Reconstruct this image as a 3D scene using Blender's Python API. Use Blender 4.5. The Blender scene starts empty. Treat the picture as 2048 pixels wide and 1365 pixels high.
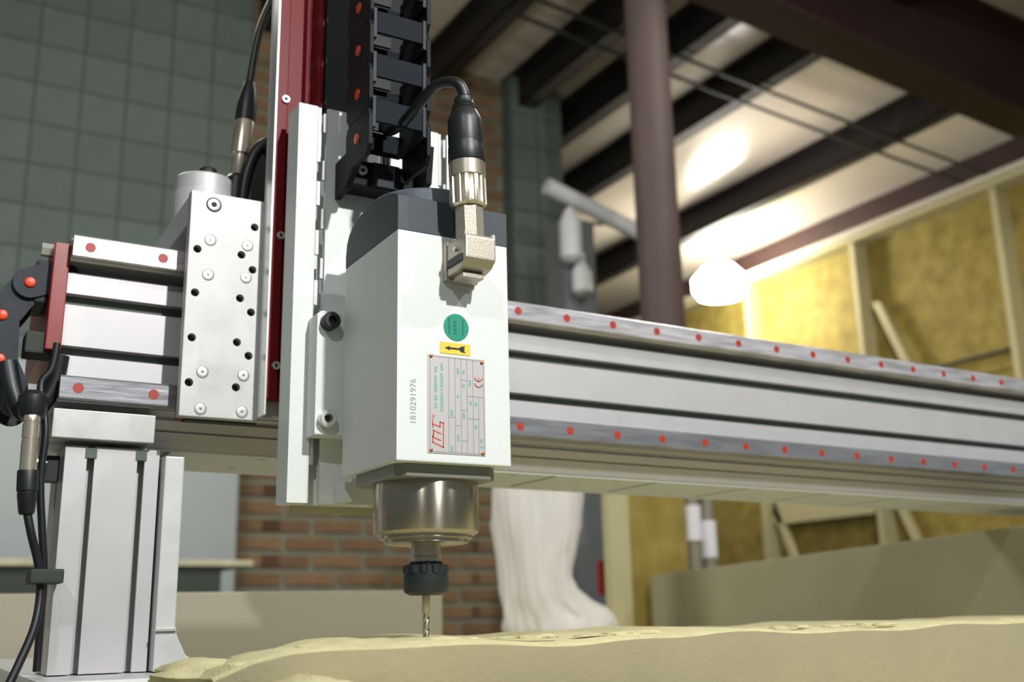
import bpy, bmesh, math, random
from mathutils import Vector, Matrix
random.seed(7)
C = bpy.context.scene.collection
scene = bpy.context.scene
H = 1.0                                   # height of the lens above the floor; all z below are metres above the lens

# ------------------------------------------------------------------ camera
cam_d = bpy.data.cameras.new('camera')
cam = bpy.data.objects.new('camera', cam_d); C.objects.link(cam); scene.camera = cam
RR = [[0.8678890081, -0.1062821658, -0.4852553666], [-0.4963394230, -0.2256298967, -0.8382948925], [-0.0203923215, 0.9683982915, -0.2485737361]]
# rows: camera right, up, back in world axes are the columns of the transpose
Rm = Matrix(((RR[0][0], RR[0][1], RR[0][2]), (RR[1][0], RR[1][1], RR[1][2]), (RR[2][0], RR[2][1], RR[2][2])))
cam.matrix_world = Matrix.Translation((0, 0, H)) @ Rm.to_4x4()
cam_d.sensor_fit = 'HORIZONTAL'; cam_d.sensor_width = 36.0
cam_d.lens = 2120.0 / 2048.0 * 36.0
cam_d.clip_start = 0.02; cam_d.clip_end = 60
cam_d.dof.use_dof = True; cam_d.dof.focus_distance = 0.80; cam_d.dof.aperture_fstop = 6.3

# ------------------------------------------------------------------ world, lights, exposure
w = bpy.data.worlds.new('world'); scene.world = w; w.use_nodes = True
bg = w.node_tree.nodes['Background']; bg.inputs['Color'].default_value = (0.80, 0.93, 0.90, 1); bg.inputs['Strength'].default_value = 0.19
scene.view_settings.view_transform = 'Standard'; scene.view_settings.look = 'None'
scene.view_settings.gamma = 1; scene.view_settings.use_curve_mapping = False
scene.view_settings.exposure = 0.0
def lamp_light(name, kind, loc, target, power, size=0.2, col=(1, 1, 1), spot=None):
    d = bpy.data.lights.new(name, kind); d.energy = power; d.color = col
    if kind == 'AREA': d.shape = 'DISK'; d.size = size
    else: d.shadow_soft_size = size
    if spot: d.spot_size = spot; d.spot_blend = 0.6
    o = bpy.data.objects.new(name, d); C.objects.link(o)
    o.location = (loc[0], loc[1], loc[2] + H)
    v = Vector(target) - Vector(loc); o.rotation_euler = v.to_track_quat('-Z', 'Y').to_euler()
    return o
lamp_light('key_light', 'AREA', (0.53, -1.25, 1.52), (0.35, 0.8, 0.25), 61, 0.07, (1.0, 0.99, 0.96))
lamp_light('bay_light', 'AREA', (2.6, 1.9, 2.55), (2.6, 2.2, 0), 26, 0.5, (1.0, 0.97, 0.88))
lamp_light('far_bay_light', 'AREA', (4.3, 4.6, 2.2), (4.3, 4.6, 5), 7, 0.5, (1.0, 0.93, 0.86))
lamp_light('wall_bay_light', 'AREA', (4.4, 3.2, 1.9), (6, 4.6, 0.6), 17, 0.6, (1.0, 0.97, 0.85))
lamp_light('left_bay_light', 'AREA', (0.2, 3.3, 2.5), (1.2, 1.6, 0), 34, 0.8, (1.0, 0.98, 0.9))
lamp_light('rear_bay_light', 'AREA', (-1.6, -2.0, 2.7), (0.2, 1.3, 0.0), 40, 0.12)
lamp_light('rear_right_bay_light', 'AREA', (2.2, -1.2, 2.7), (0.4, 0.8, 0.1), 30, 0.12)
lamp_light('block_wall_fill_light', 'AREA', (0.4, 2.6, 1.2), (0.7, 5.0, 1.0), 16, 0.6, (0.97, 1.0, 0.97))  # added lamp without a fixture, brightens the block wall

lamp_light('visible_lamp_light', 'POINT', (5.35, 5.95, 2.28), (0, 0, 0), 12, 0.2, (1.0, 0.97, 0.90))

# ------------------------------------------------------------------ materials
def lin(c):
    return tuple(((v / 255) / 12.92 if v / 255 <= 0.04045 else ((v / 255 + 0.055) / 1.055) ** 2.4) for v in c) + (1,)
def mat(name, rgb, rough=0.5, metal=0.0, var=0.0, scale=40.0, bump=0.0, bscale=200.0, stretch=None, spec=0.5, rnd=0.0, rgb2=None, coat=0.0, rvar=0.0):
    m = bpy.data.materials.new(name); m.use_nodes = True
    nt = m.node_tree; N = nt.nodes; L = nt.links; b = N['Principled BSDF']
    b.inputs['Base Color'].default_value = lin(rgb); b.inputs['Roughness'].default_value = rough; b.inputs['Metallic'].default_value = metal
    b.inputs['Specular IOR Level'].default_value = spec
    if coat: b.inputs['Coat Weight'].default_value = coat; b.inputs['Coat Roughness'].default_value = 0.15
    tc = N.new('ShaderNodeTexCoord'); mp = N.new('ShaderNodeMapping'); L.new(tc.outputs['Object'], mp.inputs['Vector'])
    if stretch: mp.inputs['Scale'].default_value = stretch
    out = None
    if var or rgb2 or rvar:
        n = N.new('ShaderNodeTexNoise'); n.inputs['Scale'].default_value = scale; n.inputs['Detail'].default_value = 5
        L.new(mp.outputs['Vector'], n.inputs['Vector'])
        r = N.new('ShaderNodeValToRGB'); r.color_ramp.elements[0].position = 0.3; r.color_ramp.elements[1].position = 0.7
        c1 = lin(rgb2) if rgb2 else tuple(v * (1 - var) for v in lin(rgb)[:3]) + (1,)
        r.color_ramp.elements[0].color = c1; r.color_ramp.elements[1].color = lin(rgb)
        L.new(n.outputs['Fac'], r.inputs['Fac']); out = r.outputs['Color']
        if rvar:
            mr = N.new('ShaderNodeMapRange'); mr.inputs['To Min'].default_value = rough - rvar; mr.inputs['To Max'].default_value = rough + rvar
            L.new(n.outputs['Fac'], mr.inputs['Value']); L.new(mr.outputs['Result'], b.inputs['Roughness'])
    if rnd:
        oi = N.new('ShaderNodeObjectInfo'); hsv = N.new('ShaderNodeHueSaturation')
        mr2 = N.new('ShaderNodeMapRange'); mr2.inputs['To Min'].default_value = 1 - rnd; mr2.inputs['To Max'].default_value = 1 + rnd
        L.new(oi.outputs['Random'], mr2.inputs['Value']); L.new(mr2.outputs['Result'], hsv.inputs['Value'])
        if out: L.new(out, hsv.inputs['Color'])
        else: hsv.inputs['Color'].default_value = lin(rgb)
        out = hsv.outputs['Color']
    if out: L.new(out, b.inputs['Base Color'])
    if bump:
        n2 = N.new('ShaderNodeTexNoise'); n2.inputs['Scale'].default_value = bscale; n2.inputs['Detail'].default_value = 6
        L.new(mp.outputs['Vector'], n2.inputs['Vector'])
        bp = N.new('ShaderNodeBump'); bp.inputs['Strength'].default_value = bump; bp.inputs['Distance'].default_value = 0.002
        L.new(n2.outputs['Fac'], bp.inputs['Height']); L.new(bp.outputs['Normal'], b.inputs['Normal'])
    return m
def emit(name, rgb, s):
    m = bpy.data.materials.new(name); m.use_nodes = True; b = m.node_tree.nodes['Principled BSDF']
    b.inputs['Base Color'].default_value = lin(rgb); b.inputs['Emission Color'].default_value = lin(rgb); b.inputs['Emission Strength'].default_value = s
    return m
M = {}
M['silver_paint'] = mat('silver_paint', (216, 221, 218), 0.55, 0.12, 0.05, 900, 0.06, 1500)
M['alu'] = mat('anodised_aluminium', (190, 188, 190), 0.48, 0.32, 0.05, 30, 0.0, rvar=0.05)
M['alu_rough'] = mat('machined_aluminium', (200, 202, 202), 0.50, 0.25, 0.08, 60, 0.05, 700, rvar=0.06)
M['alu_scratched'] = mat('scratched_aluminium', (196, 199, 197), 0.50, 0.28, 0.24, 34, 0.04, 500, rvar=0.08)
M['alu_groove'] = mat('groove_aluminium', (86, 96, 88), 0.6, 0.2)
M['steel'] = mat('polished_steel', (176, 168, 154), 0.27, 1.0, 0.05, 8)
b_ = M['steel'].node_tree.nodes['Principled BSDF']; b_.inputs['Anisotropic'].default_value = 0.9; b_.inputs['Anisotropic Rotation'].default_value = 0.25
tg = M['steel'].node_tree.nodes.new('ShaderNodeTangent'); tg.direction_type = 'RADIAL'; tg.axis = 'Z'
M['steel'].node_tree.links.new(tg.outputs['Tangent'], b_.inputs['Tangent'])
M['rail_steel'] = mat('rail_steel', (215, 212, 217), 0.36, 0.5, 0.45, 60, 0.2, 90, (0.35, 1, 3), rvar=0.12)
M['rail_grey'] = mat('rail_grey', (160, 160, 166), 0.32, 0.6, 0.3, 50, 0.1, 90, (0.35, 1, 3), rvar=0.1)
M['screw_steel'] = mat('screw_steel', (225, 225, 222), 0.28, 0.7)
M['flange_shaded'] = mat('flange_shaded', (128, 130, 122), 0.5, 0.2)  # grey stands in for the housing's shadow on the nose flange
M['nickel'] = mat('nickel', (214, 203, 186), 0.27, 0.85, 0.08, 150)
M['nickel_cast'] = mat('cast_nickel', (184, 176, 162), 0.45, 0.7, 0.1, 300, 0.1, 700)
M['cowl'] = mat('charcoal_plastic', (54, 61, 68), 0.55, 0.0, 0.08, 500, 0.08, 1500)
M['cowl_ring'] = mat('charcoal_rim', (88, 96, 104), 0.35)
M['black_plastic'] = mat('black_plastic', (20, 22, 25), 0.6, 0, 0.15, 60, spec=0.2)
M['chain_plastic'] = mat('chain_plastic', (40, 45, 54), 0.55, 0, 0.15, 90, 0.1, 900, spec=0.3)
M['chain_rung'] = mat('chain_rung', (34, 38, 43), 0.8, 0, 0.1, 90, spec=0.12)
M['rubber'] = mat('black_rubber', (22, 25, 28), 0.42, 0, 0.1, 100)
M['dark_iron'] = mat('dark_iron', (38, 42, 42), 0.5, 0.4)
M['nut_black'] = mat('collet_nut_black', (48, 54, 56), 0.45, 0.5)
M['hole'] = mat('bolt_hole', (40, 44, 42), 0.7)
M['maroon'] = mat('maroon_gloss', (112, 26, 32), 0.35, 0.0, 0.1, 30, spec=0.12)
M['red_edge'] = mat('red_enamel', (140, 34, 28), 0.35, 0.0, 0.2, 40)
M['orange'] = mat('orange_plastic', (214, 66, 22), 0.4)
M['plug_red'] = mat('red_plug', (160, 48, 34), 0.5)
M['green_sticker'] = mat('green_sticker', (10, 138, 112), 0.45)
M['green_print'] = mat('green_print', (6, 84, 72), 0.5)
M['yellow_sticker'] = mat('yellow_sticker', (222, 198, 66), 0.5)
M['ink'] = mat('black_ink', (20, 22, 22), 0.5)
M['plate'] = mat('nameplate_silver', (196, 192, 192), 0.4, 0.35)
M['plate_line'] = mat('nameplate_line', (112, 110, 122), 0.5)
M['teal_print'] = mat('teal_print', (110, 176, 160), 0.5)
M['red_print'] = mat('red_print', (196, 62, 36), 0.5)
M['engrave'] = mat('engraved_grey', (150, 152, 148), 0.6)
M['copper'] = mat('copper_rivet', (176, 108, 58), 0.35, 0.6)
M['block'] = mat('painted_block', (112, 124, 117), 0.8, 0, 0.22, 5, 0.4, 60, rnd=0.08)
M['mortar'] = mat('block_mortar', (95, 105, 99), 0.9, 0, 0.1, 20)
M['brick'] = mat('brick', (148, 112, 80), 0.85, 0, 0, 14, 0.4, 50, rnd=0.20, rgb2=(124, 100, 74))
M['brick_mortar'] = mat('brick_mortar', (140, 138, 118), 0.9, 0, 0.15, 12)
M['ceiling'] = mat('ceiling_vinyl', (214, 204, 190), 0.22, 0, 0.06, 3, 0.0)
M['purlin'] = mat('purlin_primer', (36, 31, 31), 0.6, 0.0, 0.15, 5)
M['red_beam'] = mat('red_primer', (62, 38, 37), 0.6, 0.0, 0.15, 4)
M['column'] = mat('column_primer', (90, 75, 73), 0.6, 0, 0.15, 5, spec=0.25)
M['conduit'] = mat('conduit', (54, 58, 56), 0.5, 0.3)
M['osb'] = mat('strand_board', (164, 146, 74), 0.8, 0, 0, 9, 0.2, 40, (1, 1, 1), rgb2=(128, 110, 48))
M['stud'] = mat('pine_stud', (192, 184, 142), 0.7, 0, 0.1, 6, 0.1, 60, (4, 4, 0.6))
M['lit_edge_white'] = mat('lit_edge_white', (206, 196, 180), 0.6)
M['duct_white'] = mat('duct_white', (206, 206, 208), 0.45)
M['grey_paint'] = mat('grey_paint', (116, 120, 124), 0.5, 0, 0.15, 6)
M['cloth'] = mat('white_plastic_sheet', (232, 228, 224), 0.5, 0, 0.06, 8)
M['foam'] = mat('polyurethane_foam', (158, 150, 118), 0.9, 0, 0.10, 14, 0.3, 180)
M['foam_far'] = mat('tan_foam', (172, 166, 138), 0.9, 0, 0.08, 7, 0.1, 120)
M['foam_pale'] = mat('pale_foam', (240, 232, 210), 0.85, 0, 0.04, 6)
M['dust'] = mat('yellow_dust', (206, 198, 152), 1.0, 0, 0.18, 60, 0.5, 400)
M['bench_dark'] = mat('bench_dark', (48, 56, 48), 0.7, 0, 0.1, 8)
M['bed'] = mat('dusty_bed', (186, 180, 150), 0.8, 0, 0.25, 20)
M['floor'] = mat('concrete', (112, 110, 98), 0.8, 0, 0.15, 2)
M['far_wall'] = mat('far_wall', (170, 160, 138), 0.8, 0, 0.1, 1.5)
M['lamp'] = emit('lamp_glow', (255, 250, 232), 60)
M['pole'] = mat('grey_pole', (136, 132, 116), 0.5, 0.1)
M['paper'] = mat('white_wrap', (226, 224, 232), 0.6)

# ------------------------------------------------------------------ mesh helpers
class MB:
    def __init__(s): s.bm = bmesh.new()
    def box(s, x0, x1, y0, y1, z0, z1, bev=0.0):
        b = bmesh.new(); bmesh.ops.create_cube(b, size=1)
        for v in b.verts: v.co = Vector(((x0 + x1) / 2 + v.co.x * (x1 - x0), (y0 + y1) / 2 + v.co.y * (y1 - y0), (z0 + z1) / 2 + v.co.z * (z1 - z0)))
        if bev: bmesh.ops.bevel(b, geom=b.edges[:], offset=bev, segments=2, affect='EDGES', profile=0.7)
        s.join(b); return s
    def join(s, b):
        me = bpy.data.meshes.new('tmp'); b.to_mesh(me); b.free(); s.bm.from_mesh(me); bpy.data.meshes.remove(me)
    def prism(s, pts, axis, a, b_, bev=0.0):
        """pts: 2D outline; axis 'x': pts=(y,z); 'y': pts=(x,z); 'z': pts=(x,y)"""
        b = bmesh.new()
        def P(p, t): return {'x': (t, p[0], p[1]), 'y': (p[0], t, p[1]), 'z': (p[0], p[1], t)}[axis]
        A = [b.verts.new(P(p, a)) for p in pts]; B = [b.verts.new(P(p, b_)) for p in pts]; n = len(pts)
        b.faces.new(A); b.faces.new(B[::-1])
        for i in range(n): b.faces.new((A[i], B[i], B[(i + 1) % n], A[(i + 1) % n]))
        bmesh.ops.recalc_face_normals(b, faces=b.faces[:])
        if bev: bmesh.ops.bevel(b, geom=b.edges[:], offset=bev, segments=2, affect='EDGES', profile=0.7)
        s.join(b); return s
    def lathe(s, prof, c, d=(0, 0, 1), n=48, rib=0, ribd=0.0, riblim=None):
        """prof: (radius, t) along direction d from c"""
        b = bmesh.new(); q = Vector(d).normalized().to_track_quat('Z', 'Y'); c = Vector(c); rings = []
        for (r, t) in prof:
            ring = []
            for k in range(n):
                a = 2 * math.pi * k / n; rr = r
                if rib and riblim and riblim[0] <= t <= riblim[1]: rr = r - (ribd if math.cos(a * rib) < -0.3 else 0)
                ring.append(b.verts.new(c + q @ Vector((rr * math.cos(a), rr * math.sin(a), t))))
            rings.append(ring)
        for i in range(len(rings) - 1):
            for k in range(n): b.faces.new((rings[i][k], rings[i][(k + 1) % n], rings[i + 1][(k + 1) % n], rings[i + 1][k]))
        b.faces.new(rings[0][::-1]); b.faces.new(rings[-1])
        bmesh.ops.recalc_face_normals(b, faces=b.faces[:])
        s.join(b); return s
    def cyl(s, p, q, r, n=32, bev=0.0):
        p = Vector(p); q = Vector(q); L = (q - p).length
        prof = [(r, 0), (r, L)] if not bev else [(r - bev, 0), (r, bev), (r, L - bev), (r - bev, L)]
        return s.lathe(prof, p, q - p, n)
    def tube(s, pts, r, n=14):
        pts = [Vector(p) for p in pts]; S = []
        for i in range(len(pts) - 1):                       # Catmull-Rom
            p0 = pts[max(i - 1, 0)]; p1 = pts[i]; p2 = pts[i + 1]; p3 = pts[min(i + 2, len(pts) - 1)]
            for k in range(6):
                t = k / 6; S.append(0.5 * ((2 * p1) + (p2 - p0) * t + (2 * p0 - 5 * p1 + 4 * p2 - p3) * t * t + (3 * p1 - p0 - 3 * p2 + p3) * t ** 3))
        S.append(pts[-1]); b = bmesh.new(); rings = []; up = Vector((0, 1, 0.01))
        for i, p in enumerate(S):
            t = (S[min(i + 1, len(S) - 1)] - S[max(i - 1, 0)]).normalized()
            u = t.cross(up)
            if u.length < 1e-3: u = t.cross(Vector((1, 0, 0)))
            u.normalize(); v = t.cross(u)
            rings.append([b.verts.new(p + r * (math.cos(2 * math.pi * k / n) * u + math.sin(2 * math.pi * k / n) * v)) for k in range(n)])
        for i in range(len(rings) - 1):
            for k in range(n): b.faces.new((rings[i][k], rings[i][(k + 1) % n], rings[i + 1][(k + 1) % n], rings[i + 1][k]))
        b.faces.new(rings[0]); b.faces.new(rings[-1][::-1])
        bmesh.ops.recalc_face_normals(b, faces=b.faces[:]); s.join(b); return s
    def loft(s, rings):
        b = bmesh.new(); R = [[b.verts.new(p) for p in r] for r in rings]; n = len(R[0])
        for i in range(len(R) - 1):
            for k in range(n): b.faces.new((R[i][k], R[i][(k + 1) % n], R[i + 1][(k + 1) % n], R[i + 1][k]))
        b.faces.new(R[0]); b.faces.new(R[-1][::-1]); bmesh.ops.recalc_face_normals(b, faces=b.faces[:]); s.join(b); return s
    def build(s, name, m, parent=None, base=None, smooth=False):
        """vertices are (x, y, z above the lens); base is where the object's origin goes"""
        if base is None: base = parent['_b'] if parent is not None else (0, 0, -H)
        base = Vector(base)
        bmesh.ops.translate(s.bm, verts=s.bm.verts[:], vec=-base)
        me = bpy.data.meshes.new(name); s.bm.to_mesh(me); s.bm.free()
        me.materials.append(M[m] if isinstance(m, str) else m)
        if smooth:
            me.shade_smooth()
            me.set_sharp_from_angle(angle=math.radians(35))
        o = bpy.data.objects.new(name, me); C.objects.link(o)
        if parent is not None: o.parent = parent; o['_b'] = tuple(base)
        else: o.location = base + Vector((0, 0, H)); o['_b'] = tuple(base)
        return o
def box(*a, **k): return MB().box(*a, **k)
def thing(name, label, cat, base, group=None):
    o = bpy.data.objects.new(name, None); C.objects.link(o); o.empty_display_size = 0.02
    o.location = (base[0], base[1], base[2] + H); o['_b'] = tuple(base)
    o['label'] = label; o['category'] = cat
    if group: o['group'] = group
    return o
def tag(o, label, cat, group=None):
    o['label'] = label; o['category'] = cat
    if group: o['group'] = group
    return o
def struct(o): o['kind'] = 'structure'; return o
def text(s_, size, m, parent, x, y, z, ang, name, depth=0.00015, sx=1.0):
    cu = bpy.data.curves.new('t', 'FONT'); cu.body = s_; cu.size = size; cu.extrude = depth; cu.align_x = 'CENTER'; cu.align_y = 'CENTER'
    t = bpy.data.objects.new('t', cu); C.objects.link(t)
    bpy.context.view_layer.update()
    me = bpy.data.meshes.new_from_object(t.evaluated_get(bpy.context.evaluated_depsgraph_get()))
    bpy.data.objects.remove(t); bpy.data.curves.remove(cu)
    b = Vector(parent['_b'])
    Mx = Matrix.Translation(Vector((x, y, z)) - b) @ Matrix.Rotation(ang, 4, 'Y') @ Matrix.Rotation(math.pi / 2, 4, 'X') @ Matrix.Diagonal((sx, 1, 1, 1))
    me.transform(Mx); me.materials.clear(); me.materials.append(M[m])
    o = bpy.data.objects.new(name, me); C.objects.link(o); o.parent = parent; o['_b'] = tuple(b); return o
def cut(o, cutter_mb):
    c = cutter_mb.build('cutter', 'hole', base=tuple(o['_b']))
    if o.parent: c.parent = o.parent; c.location = (0, 0, 0)
    md = o.modifiers.new('b', 'BOOLEAN'); md.object = c; md.operation = 'DIFFERENCE'; md.solver = 'EXACT'
    bpy.context.view_layer.update()
    me = bpy.data.meshes.new_from_object(o.evaluated_get(bpy.context.evaluated_depsgraph_get()))
    o.modifiers.clear(); o.data = me; bpy.data.objects.remove(c)
def copy_part(o, parent, off):
    c = o.copy(); C.objects.link(c); c.parent = parent; c.location = Vector(off); return c

# ------------------------------------------------------------------ the room
struct(box(-5, 9, -3, 12, -1.06, -1.0).build('floor', 'floor'))
WY = 5.0; CS = 0.2032
wall = struct(box(-5, 1.36, WY + 0.012, WY + 0.2, -1.0, 3.5).build('wall_back', 'mortar', base=(0, WY, -1.0)))
bb = box(-CS / 2 + 0.0038, CS / 2 - 0.0038, 0, 0.03, 0.0038, CS - 0.0038, bev=0.004)
blk = bb.build('block', 'block', wall, base=(0, 0, 0))
def place(o, parent, x, y, z):
    c = o.copy(); C.objects.link(c); c.parent = parent
    pb = Vector(parent['_b']); c.location = Vector((x, y, z)) - pb; return c
first = True
for r in range(20):
    for c_ in range(11):
        x = 1.36 - CS * (c_ + 0.5); z = -0.59 + CS * r
        if first: blk.location = Vector((x, WY, z)) - Vector(wall['_b']); first = False
        else: place(blk, wall, x, WY, z)
pil = struct(box(2.885, 3.235, WY - 0.05, WY + 0.5, -1.0, 3.9).build('wall_pilaster', 'mortar', base=(3, WY, -1.0)))
for r in range(21):
    for c_ in range(2): place(blk, pil, 2.885 + 0.0875 + 0.175 * c_, WY - 0.065, -0.59 + CS * r).scale = (0.86, 1, 1)
bw = struct(box(1.36, 2.885, WY + 0.052, WY + 0.3, -1.0, 3.9).build('wall_brick', 'brick_mortar', base=(2, WY, -1.0)))
BC = 0.084
br = MB().box(-0.120, 0.120, 0.006, 0.03, 0.014, BC - 0.014, bev=0.004).build('brick', 'brick', bw, base=(0, 0, 0)); first = True
for r in range(46):
    z = -0.20 + BC * r
    for c_ in range(6):
        x = 1.36 + 0.13 + 0.27 * c_ - (0.13 if r % 2 else 0)
        if x < 1.45: x = 1.49
        if x > 2.76: x = 2.755
        if first: br.location = Vector((x, WY + 0.03, z)) - Vector(bw['_b']); first = False
        else: place(br, bw, x, WY + 0.03, z)

# far wall and right wall of boards and studs
struct(box(2.0, 9, 11.0, 11.1, -1.0, 4.2).build('wall_far', 'far_wall'))
wr = struct(box(6.02, 6.12, 0.5, 11, -1.0, 2.62).build('wall_right', 'osb', base=(6.0, 4, -1.0)))
SY = [1.6, 2.78, 3.95, 5.13, 6.27, 7.4, 8.55, 9.7]
for i in range(len(SY) - 1):
    for (z0, z1) in ((-1.0, 0.20), (0.21, 1.42), (1.43, 2.62)):
        MB().box(6.0, 6.018, SY[i] + 0.004, SY[i + 1] - 0.004, z0 + 0.004, z1, bev=0.002).build('board_panel', 'osb', wr)
for y in SY:
    MB().box(5.86, 5.999, y - 0.022, y + 0.022, -1.0, 2.58, bev=0.003).build('stud', 'stud', wr)
MB().box(5.84, 5.999, 0.6, 11, 2.585, 2.62, bev=0.003).build('top_plate', 'stud', wr)
MB().box(5.82, 6.0, 0.6, 11, 2.625, 2.665, bev=0.003).build('edge_strip', 'lit_edge_white', wr)  # whitish strip stands in for light on the top plate
MB().cyl((5.97, 3.3, 1.55), (5.97, 5.0, 1.545), 0.012, 10).build('wall_rod', 'conduit', wr)
for (y0, y1, z0, z1) in ((5.0, 4.55, 1.0, 2.1), (5.05, 4.7, 0.0, 0.8), (6.2, 5.85, -0.1, 0.8)):
    MB().prism([(y0 - 0.03, z1), (y0 + 0.03, z1), (y1 + 0.03, z0), (y1 - 0.03, z0)], 'x', 5.90, 5.94).build('brace', 'stud', wr)
MB().box(5.90, 5.98, 5.2, 6.2, 0.62, 0.80, bev=0.003).build('blocking', 'stud', wr)

# ceiling: liner panels above purlins; the roof rises to the left
def rz(x): return 3.15 - 0.08 * x              # purlin undersides
ceil = struct(MB().prism([(-4, rz(-4) + 0.30), (6.3, rz(6.3) + 0.30), (6.3, rz(6.3) + 0.36), (-4, rz(-4) + 0.36)], 'y', -1.0, 11.0).build('ceiling', 'ceiling', base=(0, 5, 3.0)))
PX = [6.05, 5.0, 3.93, 3.36, 2.94, 2.4, 1.4, 0.4, -0.6, -1.6]
for i in range(len(PX) - 1):
    a, b = PX[i + 1], PX[i]
    for (y0, y1) in ((-1.0, 3.25), (3.25, 7.4), (7.4, 11.0)):
        n = 8; top = []; bot = []
        for k in range(n + 1):                        # vinyl liner sags a little between the purlins
            x = a + (b - a) * k / n; s = 0.03 * math.sin(math.pi * k / n)
            bot.append((x, rz(x) + 0.20 - s)); top.append((x, rz(x) + 0.22 - s))
        MB().prism(bot + top[::-1], 'y', y0 + 0.004, y1).build('liner_panel', 'ceiling', ceil, smooth=True)
for x in PX[1:]:
    z = rz(x)
    m = MB().box(x - 0.004, x + 0.004, -1, 11, z, z + 0.19); m.box(x - 0.004, x + 0.09, -1, 11, z, z + 0.008); m.box(x + 0.082, x + 0.09, -1, 11, z, z + 0.03); m.box(x - 0.065, x + 0.004, -1, 11, z + 0.182, z + 0.19)
    m.build('purlin', 'purlin', ceil)
m = MB().box(5.90, 5.91, -1, 11, 2.672, 2.86); m.box(5.90, 6.0, -1, 11, 2.668, 2.676)
m.build('eave_beam', 'red_beam', ceil)
for (y, x0) in ((4.12, 2.4), (3.95, 2.4)):
    MB().tube([(x0, y, rz(x0) - 0.015), (4, y, rz(4) - 0.03), (5.95, y, rz(5.95) - 0.015)], 0.011, 10).build('bridging_rod', 'conduit', ceil, smooth=True)
def raf(y0, y1, d0, d1, m_): m_.prism([(2.3, rz(2.3) - d0 + 0.0), (6.0, rz(6) - d0), (6.0, rz(6) - d1), (2.3, rz(2.3) - d1)], 'y', y0, y1)
m = MB(); raf(3.02, 3.035, -0.17, 0.37, m); raf(2.93, 3.13, 0.362, 0.382, m); raf(2.93, 3.13, -0.18, -0.165, m)
m.build('rafter', 'red_beam', ceil)

tag(MB().cyl((2.41, 3.03, -1.0), (2.41, 3.03, 2.70), 0.083, 32).build('steel_column', 'column', base=(2.41, 3.03, -1.0), smooth=True),
    'round red-brown steel column standing right of the block pilaster', 'column')
t = thing('hanging_lamp', 'glowing high bay lamp hung near the top of the strand board wall', 'lamp', (5.3, 5.95, 2.15))
MB().lathe([(0.02, 0), (0.17, 0.0), (0.21, 0.06), (0.21, 0.14), (0.12, 0.24), (0.03, 0.27)], (5.35, 6.0, 2.34), (0, 0, 1), 40).build('globe', 'lamp', t, smooth=True)
MB().cyl((5.35, 6.0, 2.60), (5.35, 6.0, 2.90), 0.03, 16).build('stem', 'duct_white', t)
t = thing('exhaust_duct', 'white duct sloping to a grey upright beside the block pilaster', 'duct', (2.84, 4.2, -1.0))
MB().box(2.75, 2.93, 4.2, 4.38, -1.0, 1.93, bev=0.01).build('upright', 'grey_paint', t)
MB().cyl((2.62, 4.15, 2.05), (3.25, 4.15, 1.875), 0.042, 24).build('pipe', 'duct_white', t, smooth=True)
MB().lathe([(0.02, 0), (0.05, 0.02), (0.05, 0.12), (0.02, 0.18), (0.02, 0.22)], (2.80, 4.14, 1.50), (0, 0, 1), 20).build('canister', 'duct_white', t, smooth=True)
MB().lathe([(0.03, 0), (0.055, 0.02), (0.055, 0.2), (0.02, 0.28)], (2.73, 4.12, 1.66), (0, 0, 1), 20).build('canister', 'duct_white', t, smooth=True)
tag(MB().tube([(3.17, 4.9, 2.2), (3.9, 4.9, 2.35), (3.9, 4.9, 2.6)], 0.012, 8).build('conduit_pipe', 'conduit', base=(3.9, 4.9, 2.4)), 'thin dark conduit bent up behind the steel column', 'conduit')

# ------------------------------------------------------------------ behind the machine
t = thing('workbench', 'dark green workbench standing in front of the block wall', 'bench', (0.4, 3.6, -1.0))
MB().box(-1.2, 1.03, 3.5, 4.1, 0.165, 0.185, bev=0.004).build('bench_top', 'bed', t)
MB().box(-1.2, 0.93, 3.52, 4.08, 0.06, 0.163).build('apron', 'bench_dark', t)
for (x, y) in ((-1.1, 3.6), (0.85, 3.6), (-1.1, 4.0), (0.85, 4.0)): MB().box(x - 0.04, x + 0.04, y - 0.04, y + 0.04, -1.0, 0.06).build('leg', 'bench_dark', t)
tag(MB().box(-0.9, 1.30, WY - 0.30, WY - 0.27, -1.0, 1.06, bev=0.004).build('wall_tone_sheet', mat('wall_tone_sheet', (158, 164, 164), 0.5, 0, 0.06, 3), base=(0.3, WY - 0.28, -1.0)),  # added sheet stands in for the lighter part of the block wall
    'pale grey sheet standing in for the lighter block wall behind the gantry post', 'sheet')
tag(MB().box(-0.8, 0.736, 1.5, 1.62, -0.084, 0.036, bev=0.003).build('foam_block', 'foam_pale', base=(0, 1.56, -0.084)),
    'pale cream foam block lying behind the gantry post and the milling bit', 'foam block')
P0 = Vector((2.10, 2.78)); P1 = Vector((1.34, 0.84)); dn = (P1 - P0).normalized(); nr = Vector((-dn.y, dn.x))
outl = [tuple(P0), tuple(P1), tuple(P1 + nr * 0.5), tuple(P0 + nr * 0.5)]
tag(MB().prism(outl, 'z', -0.084, 0.106, bev=0.004).build('foam_slab', 'foam_far', base=(1.9, 1.9, -0.084)),
    'large tan foam slab running back under the right end of the gantry', 'foam slab')
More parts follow.
